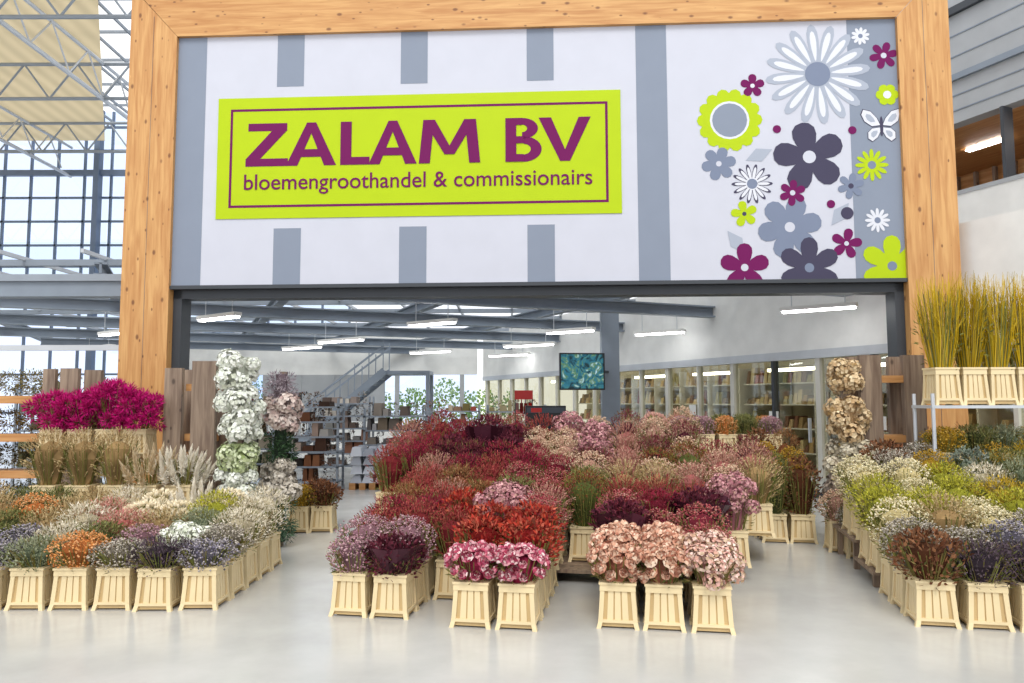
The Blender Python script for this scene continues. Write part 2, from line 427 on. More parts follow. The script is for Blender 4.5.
def lamp(x,y,z,L=1.5,rz=math.atan2(.6,-.8)):
    mb=MB(); mb.box(-L/2,L/2,-.07,.07,.03,.09,M_white); mb.box(-L/2+.03,L/2-.03,-.05,.05,0,.03,M_fixture)
    mb.tube((-L*.35,0,.09),(-L*.35,0,.5),.008,M_alu); mb.tube((L*.35,0,.09),(L*.35,0,.5),.008,M_alu)
    mb.obj('ceiling_lamp',None,(x,y,z),rz)
for x,y in ((-1.42,13.2),(1.15,14.8),(3.0,15.2),(4.6,11.2),(-4.8,12.2),(-5.4,19.2),(-2.3,21),(-.1,22.5),(-3.9,17),(-8,15),(-10.5,19),(.4,18.5)): lamp(x,y,2.93,1.1 if y<16 else 1.5)  # includes extra lamps added to brighten the hall

mb=MB(); mb.box(1.8,2.15,15,15.3,0,3.6,M_steel); mb.box(1.73,2.22,14.95,15.35,0,.06,M_steel_dk); mb.obj('steel_column')
def screen_mat():
    m,nt,b=new_mat('screen_picture'); L=nt.links.new
    tc=nt.nodes.new('ShaderNodeTexCoord'); v=nt.nodes.new('ShaderNodeTexNoise'); v.inputs['Scale'].default_value=5; v.inputs['Distortion'].default_value=2
    L(tc.outputs['Object'],v.inputs['Vector'])
    r=nt.nodes.new('ShaderNodeValToRGB'); e=r.color_ramp.elements
    e[0].position=.35; e[0].color=hx('#16333a'); e[1].position=.7; e[1].color=hx('#b9d9e4')
    x=e.new(.5); x.color=hx('#2f7f96'); x=e.new(.58); x.color=hx('#5f8a5a')
    L(v.outputs['Fac'],r.inputs['Fac']); L(r.outputs['Color'],b.inputs['Base Color']); L(r.outputs['Color'],b.inputs['Emission Color']); b.inputs['Emission Strength'].default_value=.35
    return m
mb=MB(); mb.box(-.45,.45,-.03,.03,-.36,.36,M_black); mb.box(-.42,.42,-.035,-.03,-.33,.33,screen_mat()); mb.bar((.4,.03,0),(.6,.3,0),.05,.05,M_steel_dk)
mb.obj('wall_screen',None,(1.36,14.6,2.16),.15)

M_red=plain('label_red','#b8201c',.4)
mb=MB(); mb.box(0,.75,0,.6,.05,1.5,M_black); mb.box(.05,.5,-.01,0,.3,1.2,plain('fridge_glass','#2f3a40',.1)); mb.box(.52,.55,-.05,-.01,.6,1.1,M_alu); mb.box(.02,.73,.02,.58,0,.05,M_steel_dk); mb.box(.02,.73,-.015,0,1.37,1.47,plain('fridge_header','#39424d',.3))
mb.box(.1,.3,-.02,-.01,1.38,1.46,M_red); mb.box(.58,.7,-.015,0,.9,1.2,M_white)
mb.obj('drinks_fridge',None,(.25,14,0))
mb=MB(); R_=flower_mat(['#b8201c','#2b1412','#e2ddd4','#7c1812'])
for x in (0,.34): 
    for y in (0,.34): mb.box(x,x+.02,y,y+.02,0,1.8,M_steel_dk)
for z in (.3,.65,1.0,1.35,1.7):
    mb.box(0,.36,0,.36,z-.02,z,M_steel_dk)
    if z<1.6:
        for i in range(4): mb.tube((.05+.085*i,.08,z),(.05+.085*i,.08,z+.2),.035,R_,8); mb.tube((.05+.085*i,.08,z+.2),(.05+.085*i,.08,z+.27),.012,R_,6)
mb.box(0,.36,-.01,.0,1.62,1.8,M_red)
mb.obj('bottle_rack',None,(0.05,14.9,0))

# ------------------------------------------------------------------ tall glazing left, roof, trusses
mb=MB(); yg=27.5
for i in range(26):
    x=-31+i*1.0
    mb.box(x-.035,x+.035,yg,yg+.1,4.0 if x>-13 else 0,12.5,M_mull)
for z in (1.2,2.6,4.1,4.9,5.7,6.6,7.4,8.3,9.2,10.1,11,11.9): 
    mb.box(-31,-6,yg,yg+.1,z-.035,z+.035,M_mull)
for x in (-15.4,-22): mb.box(x-.1,x+.1,yg-.3,yg,0,12.5,M_mull)
mb.box(-31,-6,yg-.2,yg,10.0,10.2,M_mull)
mb.obj('wall_glazed_left')
mb=MB(); mb.box(-31,-6,yg+.04,yg+.05,0,12.5,M_glassw); mb.obj('window_2')
mb=MB()
mb.add([(-31,12,12.0),(-7.2,12,12.0),(-15.0,yg-.5,11.2),(-31,yg-.5,11.2)],[(0,1,2,3)],M_beige)
for k in range(26):
    x=-31+k*1.0; mb.bar((x,12,12.3),(x,yg,12.1),.05,.08,M_truss)
for k in range(9): mb.bar((-31,12+1.8*k,12.3),(-5.6,12+1.8*k,12.3),.05,.08,M_truss)
mb.obj('ceiling_shade_screens')
mb=MB()
for y in (16.0,20.5,25.0):
    zt=11.1; zb=10.1
    mb.tube((-31,y,zt),(-5.6,y,zt),.05,M_truss); mb.tube((-31,y,zb),(-5.6,y,zb),.05,M_truss)
    for i in range(17):
        x=-31+i*1.5; mb.tube((x,y,zb),(x+.75,y,zt),.028,M_truss); mb.tube((x+.75,y,zt),(x+1.5,y,zb),.028,M_truss)
for x in (-16.5,-11.5):
    mb.tube((x,12,10.2),(x,yg,10.0),.06,M_alu); mb.tube((x,12,11.1),(x,yg,11.1),.05,M_alu)
    for i in range(9):
        y=12.5+i*1.6; mb.tube((x,y,10.15),(x,y+.8,11.1),.025,M_alu); mb.tube((x,y+.8,11.1),(x,y+1.6,10.15),.025,M_alu)
mb.obj('roof_truss')

# ------------------------------------------------------------------ upper office facade right
UF=empty('upper_office_facade',(8.9,8.2,0),gang)
mb=MB()
mb.box(0,9,-.2,0,3.6,4.25,M_panelg); mb.box(0,9,-.2,.03,4.25,4.95,M_white); mb.box(0,9,-.25,.0,6.1,6.85,M_panelg)
mb.box(0,9,-.25,.06,6.8,6.9,M_steel); mb.box(0,9,-.3,.0,6.92,7.9,M_panelg); mb.box(0,9,-.3,.08,7.9,8.02,M_steel_dk); mb.box(0,9,-.3,0,8.05,9.2,M_panelg); mb.box(0,9,-.3,.1,9.2,9.35,M_steel)
mb.box(0,9,-.3,.0,9.35,11,M_white); mb.box(0,9,.0,.04,4.9,4.97,M_panelg); mb.box(0,9,.0,.04,4.2,4.28,M_steel)
for z in (6.3,6.55,7.2,7.55): mb.box(0,9,-.01,.012,z,z+.02,M_steel)
for i in range(9): mb.box(i*1.1,i*1.1+.05,-.2,.03,4.9,6.1,M_steel_dk)
mb.obj('cladding',UF)
mb=MB(); mb.box(0,9,-3,-2.9,4.9,6.4,M_shelfwood); mb.box(0,9,-3,-.3,6.12,6.2,M_shelfwood); mb.box(0,9,-3,-.3,4.8,4.9,M_weather)
for i in range(5): mb.box(.8+i*1.7,1.5+i*1.7,-1.5,-1.38,6.07,6.1,M_fixture)
for i in range(24): mb.box(i*.38,i*.38+.05,-2.9,-2.8,4.9,6.1,M_weather)
mb.obj('office_interior',UF)

# ------------------------------------------------------------------ flower buckets
BW,TW=.138,.12
def bucket(mb):
    bw,tw,h=BW,TW,.31
    def hw(z): return bw+(tw-bw)*z/h
    def ring(z0,z1,ex):
        a=hw(z0)+ex; c=hw(z1)+ex; mb.prism((-a,a,-a,a),(-c,c,-c,c),z0,z1,M_cream)
    a=bw-.014; c=tw-.014; mb.prism((-a,a,-a,a),(-c,c,-c,c),.012,h-.03,M_cream_shade)
    for sx in (-1,1):
        for sy in (-1,1):
            w=.032
            def q(z,e): 
                x1=sx*(hw(z)+e); x0=x1-sx*w; y1=sy*(hw(z)+e); y0=y1-sy*w
                return (min(x0,x1),max(x0,x1),min(y0,y1),max(y0,y1))
            mb.prism(q(0,.012),q(.05,.002),0,.05,M_cream); mb.prism(q(.05,.002),q(h,.0),.05,h,M_cream)
    ring(.04,.06,.003); ring(h-.055,h,.004); ring(h-.012,h+.004,.012)
    for k in (-1,0,1):
        for sgn in (-1,1):
            o0=sgn*(hw(.05)-.006); o1=sgn*(hw(.26)-.006)
            i0=sgn*(hw(.05)-.025); i1=sgn*(hw(.26)-.025)
            a0,a1=k*.054-.022,k*.054+.022; b0,b1=k*.047-.019,k*.047+.019
            mb.prism((a0,a1,min(o0,i0),max(o0,i0)),(b0,b1,min(o1,i1),max(o1,i1)),.05,.26,M_cream)
            mb.prism((min(o0,i0),max(o0,i0),a0,a1),(min(o1,i1),max(o1,i1),b0,b1),.05,.26,M_cream)
RIM=.31
def leaf(mb,p,d,n,L,Wd,mat):
    s=d.cross(n)
    if s.length<1e-4: s=Vector((1,0,0))
    s.normalize(); m=p+d*(L*.45)
    mb.add([p,m+s*(Wd/2),p+d*L-n*(L*.12),m-s*(Wd/2)],[(0,1,2,3)],mat)
def rv():
    v=Vector((random.gauss(0,1),random.gauss(0,1),random.gauss(0,1))); return v.normalized()
def rose(mb,c,a,r,mat):
    t=a.cross(Vector((.3,.9,.1))).normalized(); b=a.cross(t)
    for k,(n,rr,hh) in enumerate(((8,1.0,.1),(7,.82,.36),(6,.62,.52),(5,.42,.62),(4,.24,.68))):
        for i in range(n):
            an=2*math.pi*i/n+k*.5+U(-.15,.15); o=t*math.cos(an)+b*math.sin(an); s=a.cross(o)
            w=r*rr*1.0*math.pi/n; j=U(-.08,.08)
            p0=c+o*r*rr*.45-a*r*.5
            mb.add([p0-s*w*.5,p0+s*w*.5,
                    c+o*r*rr*1.02+s*w*1.15+a*r*(hh-.35), c+o*r*rr*1.02-s*w*1.15+a*r*(hh-.35),
                    c+o*r*rr*.9+s*w*.8+a*r*(hh+j), c+o*r*rr*.84+a*r*(hh+j+.1), c+o*r*rr*.9-s*w*.8+a*r*(hh+j)],[(0,1,2,3),(3,2,4,5,6)],mat)
def puff(mb,c,r,mat,n=70,sz=.028):
    for i in range(n):
        d=rv(); p=c+d*r*U(.82,1.05)
        if d.z<-.65: continue
        t=d.cross(rv()).normalized(); b=d.cross(t)
        q=sz*U(.8,1.2)*r/.08
        mb.add([p-t*q,p+d*q*.35+b*q,p+t*q,p+d*q*.2-b*q],[(0,1,2,3)],mat)
def fluffball(mb,c,r,mat,n=110):
    for i in range(n):
        d=rv(); leaf(mb,c+d*r*U(.2,.6),(d+rv()*.4+Vector((0,0,.15))).normalized(),rv(),r*U(.45,.75),r*.1,mat)
def surf(R,H,jit=.02,side=.4):
    a=U(0,2*math.pi)
    if rnd()<side:
        t=rnd()**.8; r=(.115+(R-.115)*math.sin(t*math.pi/2)); z=RIM-.02+H*.66*t
        d=Vector((math.cos(a),math.sin(a),.25+.6*t)).normalized()
    else:
        r=R*math.sqrt(rnd()); z=RIM+H*(1-.34*(r/R)**2.2)
        d=Vector((math.cos(a)*r,math.sin(a)*r,R*.9)).normalized()
    r+=U(-jit,jit); return Vector((r*math.cos(a),r*math.sin(a),z+U(-jit,jit))),d
def spread(R,H,n,side=True):
    out=[]
    for i in range(n):
        r=R*math.sqrt((i+.5)/n)*1.0; a=i*2.39996+U(-.2,.2)
        z=RIM+H*(1-.34*(r/R)**2.2)+U(-.015,.015)
        out.append((Vector((r*math.cos(a),r*math.sin(a),z)),Vector((math.cos(a)*r*1.2,math.sin(a)*r*1.2,.24)).normalized()))
    if side and H>.2:
        m=n//2
        for i in range(m):
            a=i*2.39996; t=U(.25,.9); r=.115+(R-.115)*math.sin(t*1.57)
            out.append((Vector((r*math.cos(a),r*math.sin(a),RIM+H*.62*t)),Vector((math.cos(a),math.sin(a),.6)).normalized()))
    return out
def bunch(mb,kind,cols,R,H,extra=None):
    mt=flower_mat(cols,.75,1.0 if kind in('rose','leaf') else 1.08)
    stemc=flower_mat(['#6a5a30','#7f8040','#4f5a2c','#8c7448'])
    core=plain('core_'+cols[0],cols[0],.95,var=.4,spec=.1)
    prof=[(.085,RIM-.04),(.1,RIM+H*.1),(R*.68,RIM+H*.5),(R*.6,RIM+H*.7),(R*.3,RIM+H*.8),(.01,RIM+H*.84)]
    n=9; vs=[];fs=[]
    for r,z in prof:
        for i in range(n):
            k=U(.8,1.1); vs.append((r*k*math.cos(2*math.pi*i/n),r*k*math.sin(2*math.pi*i/n),z+U(-.01,.01)))
    for j in range(len(prof)-1):
        for i in range(n): fs.append((j*n+i,j*n+(i+1)%n,(j+1)*n+(i+1)%n,(j+1)*n+i))
    if kind not in ('willow','plume','fluff'): mb.add(vs,fs,core)
    for i in range(44):
        a=U(0,6.28); r0=U(.05,.1); p=Vector((r0*math.cos(a),r0*math.sin(a),RIM-.03)); q=Vector((R*U(.75,.95)*math.cos(a),R*.85*math.sin(a),RIM+H*U(.6,.85)))
        mb.tube(p,q,.0035,stemc,3)
    for i in range(60):
        p,d=surf(R*.9,H*.8,.01,1.0); leaf(mb,p,(d+rv()*.5).normalized(),rv(),U(.04,.07),.012,stemc)
    if kind=='rose':
        for p,d in spread(R,H,30): rose(mb,p,d,.038*U(.8,1.25),mt)
    elif kind=='hyd':
        for p,d in spread(R*.95,H-.03,11): puff(mb,p,.07*U(.8,1.2),mt,140,.016)
    elif kind=='spray':
        for i in range(1250):
            p,d=surf(R,H,.04); dd=(d+rv()*.8).normalized(); leaf(mb,p,dd,rv(),U(.016,.036),U(.006,.013),mt)
        for i in range(170):
            p,d=surf(R,H,.02,.2); dd=(d+rv()*.35).normalized(); leaf(mb,p,dd,rv(),U(.05,.1),.006,mt if i%3 else stemc)
    elif kind=='leaf':
        for i in range(720):
            p,d=surf(R,H,.035); dd=(d+rv()*.8).normalized(); leaf(mb,p,dd,rv(),U(.03,.06),U(.014,.026),mt)
    elif kind=='button':
        for i in range(620):
            p,d=surf(R,H,.03); r=U(.005,.011)
            mb.add([p+Vector((r,0,0)),p+Vector((0,r,0)),p-Vector((r,0,0)),p-Vector((0,r,0)),p+Vector((0,0,r)),p-Vector((0,0,r))],[(0,1,4),(1,2,4),(2,3,4),(3,0,4),(1,0,5),(2,1,5),(3,2,5),(0,3,5)],mt)
        for i in range(420):
            p,d=surf(R,H,.025); leaf(mb,p-d*.02,(d+rv()*.5).normalized(),rv(),.035,.007,stemc if i%3==0 else mt)
    elif kind=='spike':
        for p,d in spread(R,H,90):
            ax=(d+rv()*.25).normalized(); L=U(.08,.15); p=p-ax*L*.5
            for j in range(11):
                q=p+ax*L*j/11; o=rv(); o=(o-ax*o.dot(ax)).normalized(); leaf(mb,q,(ax+o*.5).normalized(),o,.026,.01,mt)
    elif kind=='tail':
        for p,d in spread(R,H,95):
            ax=(d+rv()*.25).normalized(); L=U(.03,.055)
            mb.tube(p-ax*.12,p-ax*L*.5,.002,stemc,3)
            vs=[];n=6
            t=ax.cross(Vector((.2,.9,.3))).normalized(); b=ax.cross(t)
            for hh,rr in ((-.5,.25),(-.2,1),(.2,.9),(.5,.1)):
                for i in range(n): vs.append(p+ax*L*hh+(t*math.cos(6.283*i/n)+b*math.sin(6.283*i/n))*rr*.011)
            mb.add(vs,[(j*n+i,j*n+(i+1)%n,(j+1)*n+(i+1)%n,(j+1)*n+i) for j in range(3) for i in range(n)],mt)
            for j in range(5): leaf(mb,p+rv()*.01,(ax+rv()*.6).normalized(),rv(),.028,.005,mt)
    elif kind=='plume':
        for p,d in spread(R,H*.8,18):
            ax=(d*.6+rv()*.15+Vector((0,0,.8))).normalized(); L=U(.18,.26)
            b0=Vector((p.x*.9,p.y*.9,p.z-.12)); mb.tube(Vector((p.x*.35,p.y*.35,RIM)),b0+ax*L*.4,.003,stemc,3)
            for j in range(230):
                t=rnd(); q=b0+ax*L*t; o=rv(); leaf(mb,q,(ax*.8+o*1.0*(1.1-t)).normalized(),o,.06,.008,mt)
    elif kind=='fluff':
        for p,d in spread(R,H-.06,14): fluffball(mb,p,.105*U(.85,1.2),mt,160)
        for i in range(9): 
            a=i*.7; p=Vector((R*.5*math.cos(a),R*.5*math.sin(a),RIM+H*.45)); fluffball(mb,p,.1,mt,70)
    elif kind=='willow':
        for i in range(120):
            a=U(0,6.28); r=.085*math.sqrt(rnd()); p=Vector((r*math.cos(a),r*math.sin(a),RIM-.1)); ln=H*U(.68,1.05)
            top=Vector((r*math.cos(a)*R/.085+U(-.06,.06),r*math.sin(a)*R/.085+U(-.06,.06),RIM+ln))
            mid=(p+top)/2+Vector((U(-.03,.03),U(-.03,.03),0))
            mb.tube(p,mid,.0048,mt,3,.004); mb.tube(mid,top,.004,mt,3,.0015)
            for j in range(3): 
                s=mid+(top-mid)*U(-.2,.7); mb.tube(s,s+(top-mid)*.3+Vector((U(-.08,.08),U(-.08,.08),0)),.0028,mt,3,.001)
    if extra=='wrap':
        wm=flower_mat(['#2a1018','#44202c','#5d3340'],.2); n=16; vs=[]
        for r,z in ((.1,RIM-.02),(R*.9,RIM+H*.45),(R*1.2,RIM+H*.85)):
            for i in range(n): k=U(.85,1.12); vs.append((r*k*math.cos(6.283*i/n),r*k*math.sin(6.283*i/n),z+U(-.03,.03)))
        for j in range(2):
            for i in range(n): 
                q=[vs[j*n+i],vs[j*n+(i+1)%n],vs[(j+1)*n+(i+1)%n],vs[(j+1)*n+i]]; mb.add(q,[(0,1,2,3)],wm)
_bc={}
def place(kind_key,x,y,z,top,rz,R=.21):
    name,kind,cols,extra=KINDS[kind_key]
    Hh=max(.12,top-z-RIM); Hq=max(.14,round(Hh/.06)*.06)
    v=random.randint(0,1)
    key=(kind_key,Hq,R,v)
    if key not in _bc:
        mb=MB(); bucket(mb); bunch(mb,kind,cols,R,Hq,extra); _bc[key]=mb.mesh(name)
    o=bpy.data.objects.new(name,_bc[key]); COL.objects.link(o)
    o.location=(x,y,z); o.rotation_euler=(0,0,rz+random.randint(0,3)*math.pi/2)
    return o
KINDS={
 'pinkrose':('pink_rose_bucket','rose',['#8d2844','#b84c64','#dc9ca4','#f0dcd8','#c0607a','#9c3850'],None),
 'peachrose':('peach_rose_bucket','rose',['#a06450','#c48c74','#dcb094','#ecd4bc','#bc8068'],None),
 'palehyd':('pale_hydrangea_bucket','hyd',['#b48078','#d8b0a4','#e8d0c4','#a89070','#cc9c90'],None),
 'dustyhyd':('dusty_pink_hydrangea_bucket','hyd',['#98606a','#b88488','#d0a4a2','#84525c','#a88878'],None),
 'redleaf':('red_leaf_bucket','leaf',['#6e1414','#a02a22','#b8442e','#80201c','#c46850','#5a2818'],None),
 'crimson':('crimson_spray_bucket','spray',['#541420','#8a2036','#a43c50','#6c1c2c','#6c4040'],None),
 'burg':('burgundy_leaf_bucket','leaf',['#340e1a','#561a2a','#70303e','#441420'],'wrap'),
 'burg2':('burgundy_spray_bucket','spray',['#3c1420','#64222e','#803844','#5a4034'],None),
 'dustypink':('dusty_pink_statice_bucket','button',['#7c5a62','#a87e88','#c4a4a6','#946e78','#84786e'],None),
 'redspike':('red_amaranth_bucket','spike',['#6c2428','#923c3c','#ac5a52','#7a2e30','#8c664c'],None),
 'rosespike':('rose_grass_bucket','spike',['#8e5450','#ac7c6e','#c09a88','#84604c'],None),
 'rust':('rust_grass_bucket','spray',['#6c4028','#8c603c','#a88460','#5f4428'],None),
 'redbutton':('red_button_bucket','button',['#6c2430','#984048','#b46a68','#80443e','#bc9084'],None),
 'pinkbeige':('pink_beige_seed_bucket','button',['#a47c6c','#c8a48c','#dac4aa','#98705c'],None),
 'redgreen':('red_green_foliage_bucket','spray',['#4a5028','#80783c','#8c4438','#6c342c'],None),
 'pinktail':('pink_bunnytail_bucket','tail',['#a87c70','#cca294','#b88c80'],None),
 'purplegrey':('grey_purple_statice_bucket','button',['#4c4850','#706a7c','#9a949c','#b8b0b0','#5c5450'],None),
 'darkpurple':('dark_purple_foliage_bucket','spray',['#2c242a','#4a3c44','#665660','#3c3834'],None),
 'orange':('orange_statice_bucket','button',['#b06838','#cc8c54','#dcac80','#b47c4c'],None),
 'olive':('olive_foliage_bucket','spray',['#3c4024','#5c6034','#7f8050','#8f8a60'],None),
 'sage':('sage_foliage_bucket','spray',['#5d6650','#868c70','#a3a68a','#6f7058'],None),
 'whitehyd':('white_hydrangea_bucket','hyd',['#c8ccb8','#e8e8dc','#f4f4ec','#c8d0b4'],None),
 'whitespray':('white_limonium_bucket','spray',['#b0a488','#dcd2bc','#f0e8d8','#a09070'],None),
 'whitetail':('white_bunnytail_bucket','tail',['#d8caac','#f0e4cc','#e6d8b8'],None),
 'tan':('tan_grass_bucket','spike',['#907650','#b09870','#c8b48c','#7c6844'],None),
 'pampas':('pampas_grass_bucket','plume',['#c4aa84','#dac8a8','#eaddc4'],None),
 'whitepampas':('white_pampas_bucket','plume',['#dcd2c0','#efe8da','#f8f4ea'],None),
 'magenta':('magenta_pampas_bucket','fluff',['#7c0c44','#b01864','#c83080','#981050'],None),
 'coral':('coral_spray_bucket','spray',['#a45c54','#c48880','#d4a498','#a4785c'],None),
 'yellowgreen':('yellow_green_solidago_bucket','spray',['#84842c','#aca840','#c8c05c','#6c7030'],None),
 'cream':('cream_statice_bucket','button',['#bcac7c','#dccfac','#e8e0c4','#948a60'],None),
 'brownorange':('brown_leaf_bucket','leaf',['#4a2c1c','#6c4028','#8c6040','#5c4434'],None),
 'golden':('golden_yarrow_bucket','button',['#8c6c20','#ac8830','#c4a054','#746028'],None),
 'greygreen':('eucalyptus_bucket','leaf',['#4f5a4c','#6f7a6a','#8e968a','#5c5c50'],None),
 'greybuds':('grey_button_bucket','button',['#6c6458','#a39a8c','#c9c0b4','#4c4438'],None),
 'yellow':('yellow_mimosa_bucket','spray',['#98802c','#bc9c3c','#d0b454','#7c7030'],None),
 'willow':('yellow_willow_bucket','willow',['#9c8020','#bc9c30','#d0b44c','#887824'],None),
}
# ---- central bed
yaw=math.radians(10); uu=Vector((math.cos(yaw),-math.sin(yaw))); ww=Vector((math.sin(yaw),math.cos(yaw))); O=Vector((0,5.42))
def bedpos(u,w): p=O+uu*u+ww*w; return p.x,p.y
def ztier(w): return 0 if w<1.35 else .12 if w<2.4 else .27 if w<3.3 else .42
def choose(u,w):
    C=random.choice
    if u<-.5:
        if w<.3: return 'dustypink' if u<-1.1 else 'burg'
        if w<.8: return C(['dustypink','redspike','crimson'])
        if w<1.4: return C(['crimson','redspike','redleaf','redbutton'])
        if w<2.3: return C(['rust','redgreen','rosespike','redspike','rust','olive'])
        if w<3.0: return C(['redspike','burg2','rosespike','burg','crimson'])
        return C(['redspike','redbutton','burg2','crimson','rosespike','burg'])
    if u<.5:
        if w<.3: return 'pinkrose'
        if w<1.1: return C(['redleaf','redleaf','redleaf','redspike'])
        if w<1.7: return C(['redbutton','rosespike','redbutton','dustyhyd'])
        if w<2.3: return C(['redgreen','rosespike','redbutton','olive','rust'])
        if w<3.1: return C(['crimson','crimson','burg2','pinkbeige'])
        return C(['dustyhyd','dustyhyd','redspike','pinkbeige'])
    if w<.45: return 'peachrose' if u<1.2 else 'palehyd'
    if w<.8: return C(['peachrose','palehyd','redbutton']) if u>1.2 else 'peachrose'
    if w<1.5: return C(['crimson','burg','redbutton','burg'])
    if w<2.1: return C(['pinktail','redspike','rosespike','dustyhyd'])
    if w<2.9: return C(['pinkbeige','pinkbeige','rosespike','redgreen','tan'])
    return C(['crimson','burg2','pinkbeige','rosespike','pinktail','burg2'])
for i in range(12):
    w=.1+.345*i
    for u in (-1.9,-1.58,-1.26,-.94,-.62,-.3,.03,.37,.73,1.05,1.38,1.7,2.02):
        if u<-1.5 and w<2.6: continue
        if u==-.62 and w<.6: continue
        if u<-.5 and w<.2: ww_=w+.12
        elif u>.5 and w<.3: ww_=w+.15
        else: ww_=w
        if u==.37 and w<1.7: continue
        if u==1.7 and w<1.6: continue
        if u==2.02 and (w<2.2 or w>3.5): continue
        if w>3.5 and u>1.5: continue
        front=(i==0)
        top=.57+.11*w+.026*w*w+U(-.05,.05)
        if front: top=.53
        elif -.5<u<.5 and w<1.2: top+=.07
        elif u>.5 and w<.8: top=.6
        if w>3.3: top+=U(-.04,.09)
        x,y=bedpos(u,ww_)
        R=.2 if front else .23
        place(choose(u,w),x,y,ztier(ww_),top,-yaw,R)
def tier(x0,x1,w0,w1,h):
    mb=MB(); mb.box(x0,x1,w0,w1,h-.03,h,M_weather)
    for x in (x0+.03,x1-.08,(x0+x1)/2):
        for y in (w0+.03,w1-.08): mb.box(x,x+.05,y,y+.05,0,h-.03,M_weather)
    mb.obj('wooden_display_tier',None,(O.x,O.y,0),-yaw)
tier(-1.42,1.55,1.36,2.36,.12); tier(-1.75,1.85,2.42,3.27,.27); tier(-2.05,1.5,3.38,4.0,.42)

# ---- left display
for j in range(5):
    y=6.05+.34*j
    for k in range(10):
        x=-2.42-.335*k
        if x< -5.3: continue
        if j==0: kk=('purplegrey','darkpurple','greybuds','orange','sage','purplegrey','darkpurple','greybuds','olive','olive')[k]
        elif j==1: kk=('greybuds','whitehyd','dustypink','olive','whitespray','purplegrey','olive','tan','olive','tan')[k]
        elif j==2: kk=('whitespray','sage','tan','coral','whitespray','tan','olive','orange','tan','tan')[k]
        elif j==3: kk=('whitespray','yellowgreen','whitetail','whitetail','coral','tan','orange','tan','orange','orange')[k]
        else: kk=('whitespray','whitetail','whitepampas','whitetail','whitespray','tan','olive','olive','tan','tan')[k]
        top=(.48,.54,.6,.68,.75)[j]+U(-.03,.05)
        place(kk,x,y+(-.04 if k==1 and j==0 else 0),0,top,0,.22)
mb=MB(); mb.box(-5.6,-3.3,7.75,8.2,.38,.42,M_shelfwood)
for x in (-5.5,-4.5,-3.4):
    mb.box(x,x+.08,7.8,7.88,0,.38,M_weather)
mb.obj('wooden_display_bench')
for k,kk in enumerate(('whitepampas','pampas','tan','tan','tan')):
    place(kk,-3.46-.35*k,7.97,.42,(1.1 if k<2 else 1.24)+U(-.04,.06),0,.23)
def wood_rack(name,x0,x1,y0,y1,h,zs,pw=.2):
    mb=MB()
    for x in (x0,x1-pw):
        for y in (y0,y1-.07): mb.box(x,x+pw,y,y+.07,0,h,M_weather)
    for z in zs: mb.box(x0+.01,x1-.01,y0+.07,y1-.07,z-.04,z,M_shelfwood); mb.box(x0+pw,x1-pw,y0+.01,y0+.05,z-.08,z,M_shelfwood)
    return mb.obj(name)
wood_rack('wooden_display_rack',-5.15,-3.76,8.55,9.1,1.98,(.5,1.0,))
for k in range(4): place('magenta',-5.12+.31*k,8.5,.98,1.74+U(-.05,.1),0,.27)
mb=MB(); mb.box(-3.5,-3.24,8.2,8.28,0,2.04,M_weather); mb.box(-3.5,-3.24,8.65,8.73,0,2.04,M_weather); mb.box(-3.42,-3.36,8.28,8.65,1.7,1.78,M_shelfwood); mb.box(-3.42,-3.36,8.28,8.65,1.15,1.23,M_shelfwood)
mb.box(-3.76,-3.5,8.66,8.71,1.72,1.8,M_shelfwood); mb.box(-3.76,-3.5,8.66,8.71,1.15,1.23,M_shelfwood); mb.obj('wooden_garland_stand')
def bunch_rack(name,x0,x1,y0,y1,zs,cols,h):
    mb=MB()
    for x in (x0,(x0+x1)/2,x1-.14):
        for y in (y0-.05,y1-.06): mb.box(x,x+.14,y,y+.06,0,h,M_weather)
    for z in zs:
        mb.box(x0,x1,y0,y1,z-.04,z,M_shelfwood); mb.box(x0,x1,y0-.02,y0+.01,z-.08,z+.01,M_shelfwood)
        mt=flower_mat(cols[zs.index(z)%len(cols)])
        x=x0+.2
        while x<x1-.1:
            for q in range(460):
                d=rv(); c=Vector((x,(y0+y1)/2-.03,z+.17)); r=U(.06,.17)
                leaf(mb,Vector((c.x+d.x*r,c.y+d.y*r,max(z+.01,c.z+d.z*r*.9))),(d+rv()*.5).normalized(),rv(),U(.025,.05),U(.008,.018),mt)
            x+=.27
    return mb.obj(name)
bunch_rack('dried_flower_shelf',-7.5,-5.3,8.75,9.15,[.35,.8,1.22,1.66],[['#2c2a1c','#4a4428','#6c6034'],['#2c2818','#544a2c','#746840'],['#3a3018','#6c5830','#8c7440'],['#4a4424','#6c6038','#8c8054']],1.98)

def flower_tower(name,x,y,secs,rad):
    mb=MB()
    mb.box(x-.03,x+.03,y+.02,y+.1,0,secs[0][1]+.03,M_weather)
    for z0,z1,cols,kind in secs:
        mt=flower_mat(cols)
        mb.tube((x,y,z0),(x,y,z1),rad*.5,plain('core_'+cols[0],cols[0],.9,var=.3),8)
        z=z0+.07; k=0
        while z<z1:
            rr=rad*U(.75,1.25)
            for i in range(4):
                a=i*1.57+k*.8+U(-.35,.35)
                c=Vector((x+rr*.8*math.cos(a)+U(-.03,.03),y+rr*.75*math.sin(a),z+U(-.05,.05)))
                if kind=='puff': puff(mb,c,.105*U(.75,1.35),mt,170,.017)
                else:
                    for q in range(170):
                        d=rv(); leaf(mb,c+d*U(.03,.09),(d+Vector((0,0,-.2))).normalized(),rv(),U(.03,.06),U(.006,.016),mt)
            z+=.14; k+=1
    return mb.obj(name)
Wh=['#bcc0b0','#dcdfd4','#ecece6','#c8ccb8']; Gr=['#a8b480','#c4cca4','#d8dec0','#94a468']
